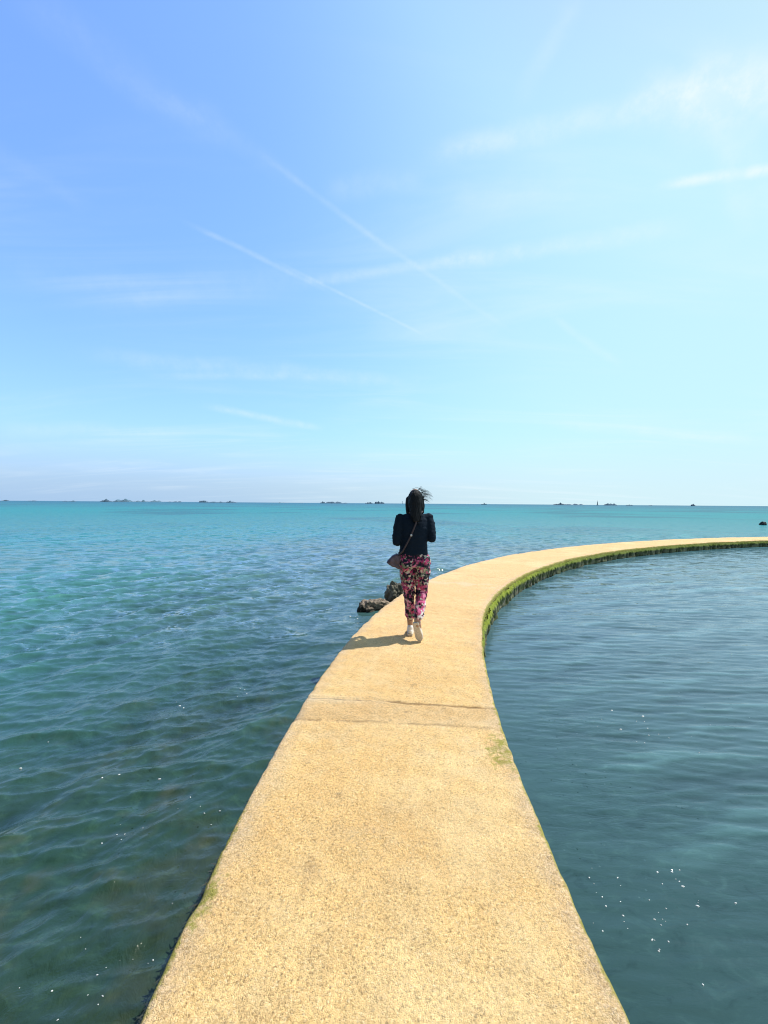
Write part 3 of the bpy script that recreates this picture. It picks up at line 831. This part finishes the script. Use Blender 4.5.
def body():
    G = []
    # head with face looking along +y
    G.append(ell_geo((.012, .005, 1.555), (.073, .092, .105)))
    G.append(ell_geo((.012, .040, 1.490), (.054, .058, .066)))          # jaw
    G.append(ell_geo((.012, .095, 1.462), (.022, .018, .016)))          # chin
    G.append(tube_geo([(.012, .092, 1.560), (.012, .106, 1.530), (.012, .112, 1.516)], [.009, .012, .013], 8))   # nose
    G.append(ell_geo((.012, .094, 1.487), (.024, .010, .006))); G.append(ell_geo((.012, .093, 1.478), (.021, .010, .006)))   # lips
    G.append(ell_geo((.012, .086, 1.575), (.055, .014, .010)))          # brow
    for sx in (-1, 1): G.append(ell_geo((.012 + sx * .074, .0, 1.535), (.010, .020, .032)))
    G.append(tube_geo([(.012, -.005, 1.49), (.012, -.008, 1.42), (.012, -.01, 1.36)], [.052, .050, .060]))
    G.append(loft_geo([(.80, .01, 0, .145, .10), (.90, .01, 0, .155, .105), (1.02, .01, 0, .125, .085), (1.15, .01, .0, .135, .095), (1.28, .01, 0, .145, .095), (1.34, .01, 0, .12, .075), (1.40, .012, -.005, .08, .06)]))
    for s, e, w in ((L_SH, L_EL, L_WR), (R_SH, R_EL, R_WR)):
        G.append(tube_geo([s, e], [.048, .038])); G.append(tube_geo([e, w], [.038, .025]))
    for h, k, a in ((L_HIP, L_KN, L_AN), (R_HIP, R_KN, R_AN)):
        m = Vector(k).lerp(Vector(a), .3) + Vector((0, -.012, 0))
        G.append(tube_geo([h, k], [.080, .050])); G.append(tube_geo([k, m, a], [.046, .044, .030]))
    G.append(tube_geo([L_AN, (-.02, .15, .05), (-.012, .25, .035), (-.008, .30, .03)], [.033, .038, .036, .025]))
    G.append(tube_geo([R_AN, Vector(R_AN) + Vector((.01, -.015, -.04)), (.058, -.09, .08), (.064, -.085, .05)], [.033, .036, .032, .024]))
    G += hand_geo(L_WR, (.55, .80, .15), (.35, -.2, .9), (-.75, .5, .3))
    G += hand_geo(R_WR, (-.55, .80, .15), (-.35, -.2, .9), (.75, .5, .3))
    return fuse('body', G, .0045, 3)
bo = link('body', body(), skin, person)
eye_m = simple_mat('eye', (.5, .5, .5), .2, .05); iris_m = simple_mat('iris', (.02, .012, .008), .2, .1)
for sx in (-1, 1):
    v, f = ell_geo((.012 + sx * .031, .0815, 1.553), (.013, .009, .0085), sub=2); me = bpy.data.meshes.new('eye'); me.from_pydata([tuple(q) for q in v], [], f)
    e = link('eye', me, eye_m, person)
    v, f = ell_geo((.012 + sx * .031, .0885, 1.553), (.0055, .0035, .0055), sub=2); me = bpy.data.meshes.new('iris'); me.from_pydata([tuple(q) for q in v], [], f)
    link('iris', me, iris_m, e)

def jacket():
    G = [loft_geo([(.930, .0, -.005, .160, .120), (.985, .0, -.005, .155, .115), (1.05, .0, -.005, .148, .108), (1.13, .003, -.003, .152, .110), (1.22, .006, .0, .162, .114),
                   (1.28, .006, 0, .162, .108), (1.325, .007, -.002, .155, .092), (1.365, .009, -.004, .110, .074), (1.41, .012, -.004, .068, .060)])]
    for s, e, w in ((L_SH, L_EL, L_WR), (R_SH, R_EL, R_WR)):
        sg = -1 if s[0] < 0 else 1
        s, e, w = Vector(s), Vector(e), Vector(w)
        G.append(tube_geo([s + Vector((-.05 * sg, 0, .0)), s + Vector((-.005 * sg, 0, .012)), s.lerp(e, .35), s.lerp(e, .75), e], [.054, .055, .058, .054, .047]))
        G.append(ell_geo(s + Vector((-.004 * sg, 0, .020)), (.040, .050, .040)))
        G.append(tube_geo([e, e.lerp(w, .5), e.lerp(w, .97)], [.050, .044, .036]))
    return fuse('jacket', G, .007, 5, (.0055, (8, 8, 15)))
jm, g, b = material('black_knit')
tc = g.add('ShaderNodeTexCoord').outputs['Object']
nn = g.noise(tc, 120., 3, .6)
g.set(b.inputs['Base Color'], g.mix(nn, (.002, .007, .017), (.005, .015, .032)))
b.inputs['Roughness'].default_value = .85; b.inputs['Specular IOR Level'].default_value = .2
g.set(b.inputs['Normal'], g.bump(nn, .6, .004))
link('jacket', jacket(), jm, person)

def trousers():
    G = [loft_geo([(.80, .008, -.005, .172, .122), (.86, .007, -.006, .172, .128), (.92, .003, -.005, .160, .118), (.965, .0, -.004, .150, .108)])]
    for h, k, cuff, r in ((L_HIP, L_KN, (-.018, .10, .175), .0), (R_HIP, R_KN, (.046, -.132, .232), .0)):
        h, k, cf = Vector(h), Vector(k), Vector(cuff)
        back = Vector((0, -.012, 0))
        G.append(tube_geo([h + Vector((0, -.005, .01)), h.lerp(k, .45) + back, k + back, k.lerp(cf, .55) + back, cf + (k - cf).normalized() * .05], [(.096, .112), (.084, .094), (.064, .074), (.057, .068), (.058, .067)]))
    G.append(ell_geo((-.075, -.055, .84), (.085, .075, .09))); G.append(ell_geo((.09, -.055, .84), (.085, .075, .09)))
    return fuse('trousers', G, .006, 4, (.009, (9, 9, 12)))
tm, g, b = material('floral_cloth')
tc = g.add('ShaderNodeTexCoord').outputs['Object']
w = g.vmath('ADD', tc, g.scale(g.vmath('SUBTRACT', g.noise(tc, 22., 3, .6, color=True), (.5, .5, .5)), .05))
cells = g.sep(g.vor(w, 17., out='Color')); cells2 = g.sep(g.vor(w, 38., out='Color')); cd = g.vor(w, 24.)
c = g.ramp(cells[0], [(0., (.016, .016, .034)), (.24, (.40, .05, .13)), (.42, (.68, .20, .32)), (.55, (.02, .022, .03)), (.66, (.40, .07, .16)), (.76, (.55, .48, .42)), (.86, (.20, .21, .15)), (.94, (.80, .30, .44))], 'CONSTANT')
c2 = g.ramp(cells2[1], [(0., (.010, .010, .022)), (.40, (.32, .03, .11)), (.55, (.55, .48, .42)), (.68, (.58, .12, .25)), (.82, (.16, .18, .13)), (.92, (.02, .02, .035))], 'CONSTANT')
c = g.mix(g.smooth(g.noise(tc, 30., 2), .45, .52), c, c2)
tz = g.sep(tc)
lowr = g.math('MULTIPLY', g.smooth(tz[2], .46, .42), g.smooth(tz[0], .03, .045))
c = g.mix(g.math('MULTIPLY', lowr, g.smooth(g.noise(tc, 19., 2), .44, .5)), c, g.mix(g.smooth(g.noise(tc, 13., 1), .48, .52), (.78, .70, .70), (.68, .14, .30)))
c = g.mix(g.math('MULTIPLY', g.smooth(tz[2], .228, .218), g.smooth(tz[0], .015, .025)), c, (.012, .010, .014))
g.set(b.inputs['Base Color'], c); b.inputs['Roughness'].default_value = .8; b.inputs['Specular IOR Level'].default_value = .2
g.set(b.inputs['Normal'], g.bump(g.noise(tc, 60., 3), .5, .004))
link('trousers', trousers(), tm, person)
# dark hem of the trailing trouser leg
# shoes
white = simple_mat('white_canvas', (.85, .83, .81), .7, .06, 40.)
rub = simple_mat('grey_rubber_sole', (.60, .54, .46), .8, .15, 60., .003)
def shoe(heel, toe, up):
    heel, toe, up = Vector(heel), Vector(toe), Vector(up)
    t = (toe - heel); L = t.length; t.normalize(); sd = t.cross(up).normalized(); up = sd.cross(t).normalized()
    out = [(0., .026), (.06, .032), (.2, .034), (.45, .036), (.68, .043), (.85, .039), (.95, .026), (1., .010)]
    # sole: slab following the outline
    rows = []
    for (q, w_) in out:
        p = heel + t * (L * q)
        rows.append([p - sd * w_, p - sd * (w_ + .002) + up * .024, p + sd * (w_ + .002) + up * .024, p + sd * w_])
    V = []; F = []
    for r_ in rows: V += r_
    for i in range(len(rows) - 1):
        for k in range(4):
            k2 = (k + 1) % 4; F.append((i * 4 + k, i * 4 + k2, (i + 1) * 4 + k2, (i + 1) * 4 + k))
    F.append((3, 2, 1, 0)); e = (len(rows) - 1) * 4; F.append((e, e + 1, e + 2, e + 3))
    upper = [tube_geo([heel + t * (L * q) + up * h for q, h in ((.10, .045), (.3, .05), (.55, .043), (.78, .034), (.92, .028))],
                      [(.031, .028), (.034, .032), (.037, .026), (.038, .018), (.028, .012)]),
             tube_geo([heel + t * (L * .16) + up * .05, heel + t * (L * .15) + up * .092], [.033, .033])]
    me = fuse('shoe', upper, .004, 3)
    o = link('shoe', me, white, person)
    ms = bpy.data.meshes.new('sole'); ms.from_pydata([tuple(v) for v in V], [], F); ms.update()
    link('sole', ms, rub, o, smooth=False)
shoe((-.028, .075, 0.), (.0, .315, 0.), (0, 0, 1))
shoe((.012, -.175, .215), (.070, -.125, .002), (.30, .92, .25))

# hair
hm, g, b = material('dark_hair')
tc = g.add('ShaderNodeTexCoord').outputs['Object']
hn = g.noise(g.mapping(tc, scale=(1., 1., .12)), 160., 3, .7)
g.set(b.inputs['Base Color'], g.mix(hn, (.002, .0035, .006), (.009, .010, .013)))
b.inputs['Roughness'].default_value = .6; b.inputs['Specular IOR Level'].default_value = .22
g.set(b.inputs['Normal'], g.bump(hn, .8, .006))
def hair():
    G = [ell_geo((.014, -.018, 1.553), (.080, .095, .100)), ell_geo((.014, -.045, 1.50), (.082, .075, .100)),
         tube_geo([(.012, -.055, 1.50), (.012, -.078, 1.42), (.016, -.098, 1.36), (.018, -.118, 1.31)], [(.078, .06), (.066, .05), (.060, .035), (.042, .02)]),
         tube_geo([(-.058, .01, 1.55), (-.068, .0, 1.47), (-.07, -.03, 1.40)], [.03, .028, .02]), tube_geo([(.082, .01, 1.55), (.090, .0, 1.47), (.09, -.03, 1.40)], [.03, .028, .02])]
    me = fuse('hair', G, .005, 3, (.0035, (45, 45, 6)))
    V = []; F = []
    r = random.Random(12)
    def strand(pts, w):
        o = len(V)
        for i, p in enumerate(pts):
            ww = w * (1 - .8 * i / (len(pts) - 1))
            V.append((p.x, p.y, p.z - ww)); V.append((p.x, p.y - ww, p.z + ww)); V.append((p.x, p.y + ww, p.z + ww))
        for i in range(len(pts) - 1):
            for k in range(3):
                k2 = (k + 1) % 3; F.append((o + 3 * i + k, o + 3 * i + k2, o + 3 * i + 3 + k2, o + 3 * i + 3 + k))
    for i in range(70):      # blown to the right by the wind
        a = r.uniform(-.3, 1.2); p0 = Vector((.012 + .085 * math.cos(a) * .95, r.uniform(-.08, .03), 1.56 + .10 * math.sin(a)))
        L = r.uniform(.04, .12) * (1. if a < .8 else .6); dz = r.uniform(.0, .045) - .02 * (a < 0)
        drop = r.uniform(.2, 1.)
        pts = [p0 + Vector((L * t, .25 * L * t * math.sin(i), dz * math.sin(t * 2.2) - drop * L * .5 * t ** 2.5)) for t in np.linspace(-.15, 1, 8)]
        strand(pts, r.uniform(.0010, .0024))
    for i in range(60):      # ends on the back
        x = r.uniform(-.045, .075); p0 = Vector((x, -.115, 1.36)); L = r.uniform(.05, .12)
        pts = [p0 + Vector((.012 * math.sin(i) * t, -.012 * t, -L * t)) for t in np.linspace(0, 1, 6)]
        strand(pts, r.uniform(.002, .004))
    for i in range(12):      # stray hairs on the crown
        a = r.uniform(.5, 2.6); p0 = Vector((.012 + .085 * math.cos(a), r.uniform(-.07, .03), 1.565 + .103 * math.sin(a)))
        L = r.uniform(.03, .07)
        pts = [p0 + Vector((L * t * .9, 0, L * (.35 * t - .55 * t * t))) for t in np.linspace(0, 1, 6)]
        strand(pts, r.uniform(.0008, .0016))
    h = link('hair', me, hm, person)
    m2 = bpy.data.meshes.new('loose_strands'); m2.from_pydata(V, [], F); m2.update()
    tag(link('loose_strands', m2, hm, h), kind='stuff')
hair()

# bag
bag = empty('shoulder_bag', (PX - .185, PY - .03, _zt + .84))
tag(bag, 'dark mauve shoulder bag hanging at the left hip of the person', 'bag')
bm_ = simple_mat('mauve_leather', (.085, .058, .078), .5, .35, 25., .004)
def pouch():
    # slanted soft wedge: front/back outlines in x-z, swung outward
    out = [(-.005, .105), (.055, .090), (.085, .02), (.070, -.055), (.025, -.062), (-.055, -.028), (-.112, .010), (-.100, .030), (-.055, .080)]
    V = []; F = []; n = len(out); lay = [(-.055, .86), (-.04, 1.), (.0, 1.05), (.04, 1.), (.055, .86)]
    for (yy, sc) in lay:
        for (x_, z_) in out: V.append(Vector((x_ * sc, yy + x_ * .25, z_ * sc)))
    for i in range(len(lay) - 1):
        for k in range(n): F.append((i * n + k, i * n + (k + 1) % n, (i + 1) * n + (k + 1) % n, (i + 1) * n + k))
    F.append(tuple(range(n))[::-1]); F.append(tuple(range((len(lay) - 1) * n, len(lay) * n)))
    return fuse('pouch', [(V, F)], .006, 4, (.004, (14, 14, 14)))
link('pouch', pouch(), bm_, bag)
def strap():
    o = Vector((PX, PY, _zt)) - Vector(bag.location)
    back = [(-.165, -.09, .935), (-.125, -.128, .985), (-.085, -.132, 1.06), (-.045, -.134, 1.14), (-.008, -.134, 1.23), (.022, -.130, 1.31), (.055, -.110, 1.375), (.085, -.065, 1.412), (.095, -.01, 1.425)]
    front = [(.095, .05, 1.395), (.075, .108, 1.32), (.03, .125, 1.2), (-.03, .128, 1.1), (-.10, .124, 1.0), (-.165, .08, .935)]
    pts = [Vector(p) + o for p in back + front]
    V = []; F = []
    for i, p in enumerate(pts):
        t = (pts[min(i + 1, len(pts) - 1)] - pts[max(i - 1, 0)]).normalized()
        c0 = Vector((0, 0, 1.15)) + o; nr = Vector((p.x - c0.x, (p.y - c0.y) * 1.6, 0)).normalized() if i not in (7, 8, 9) else Vector((0, 0, 1))
        sd = t.cross(nr).normalized() * .009; nr = sd.cross(t).normalized() * .003
        V += [p - sd - nr, p + sd - nr, p + sd + nr, p - sd + nr]
    for i in range(len(pts) - 1):
        for k in range(4): F.append((4 * i + k, 4 * i + (k + 1) % 4, 4 * i + 4 + (k + 1) % 4, 4 * i + 4 + k))
    F.append((3, 2, 1, 0)); e = 4 * (len(pts) - 1); F.append((e, e + 1, e + 2, e + 3))
    me = bpy.data.meshes.new('strap'); me.from_pydata([tuple(v) for v in V], [], F); me.update()
    s = link('strap', me, simple_mat('dark_red_strap', (.055, .035, .040), .5, .2, 40.), bag)
    bk = Vector((-.036, -.139, 1.158)) + o
    v, f = ell_geo(bk, (.012, .006, .014), (0, R(25), 0), 2); me = bpy.data.meshes.new('buckle'); me.from_pydata([tuple(q) for q in v], [], f)
    link('buckle', me, simple_mat('steel', (.5, .5, .52), .3, .1), s)
strap()

# ------------------------------------------------------------------ camera
cam = bpy.data.cameras.new('camera'); co = bpy.data.objects.new('camera', cam); col.objects.link(co); scene.camera = co
cam.sensor_fit = 'VERTICAL'; cam.sensor_height = 24.; cam.lens = F_PX / 1024 * 24.
cam.clip_start = .05; cam.clip_end = 30000
co.matrix_world = Matrix.Translation((0, 0, H_CAM)) @ Matrix.Rotation(math.pi / 2 - PITCH, 4, 'X') @ Matrix.Rotation(ROLL_SIGN * ROLL if 'ROLL_SIGN' in globals() else ROLL, 4, 'Z')

scene.render.resolution_x, scene.render.resolution_y = 768, 1024
scene.view_settings.view_transform = 'Standard'; scene.view_settings.look = 'None'
scene.view_settings.exposure = 0; scene.view_settings.gamma = 1
scene.cycles.use_denoising = True
scene.cycles.max_bounces = 6
scene.cycles.filter_width = 1.1
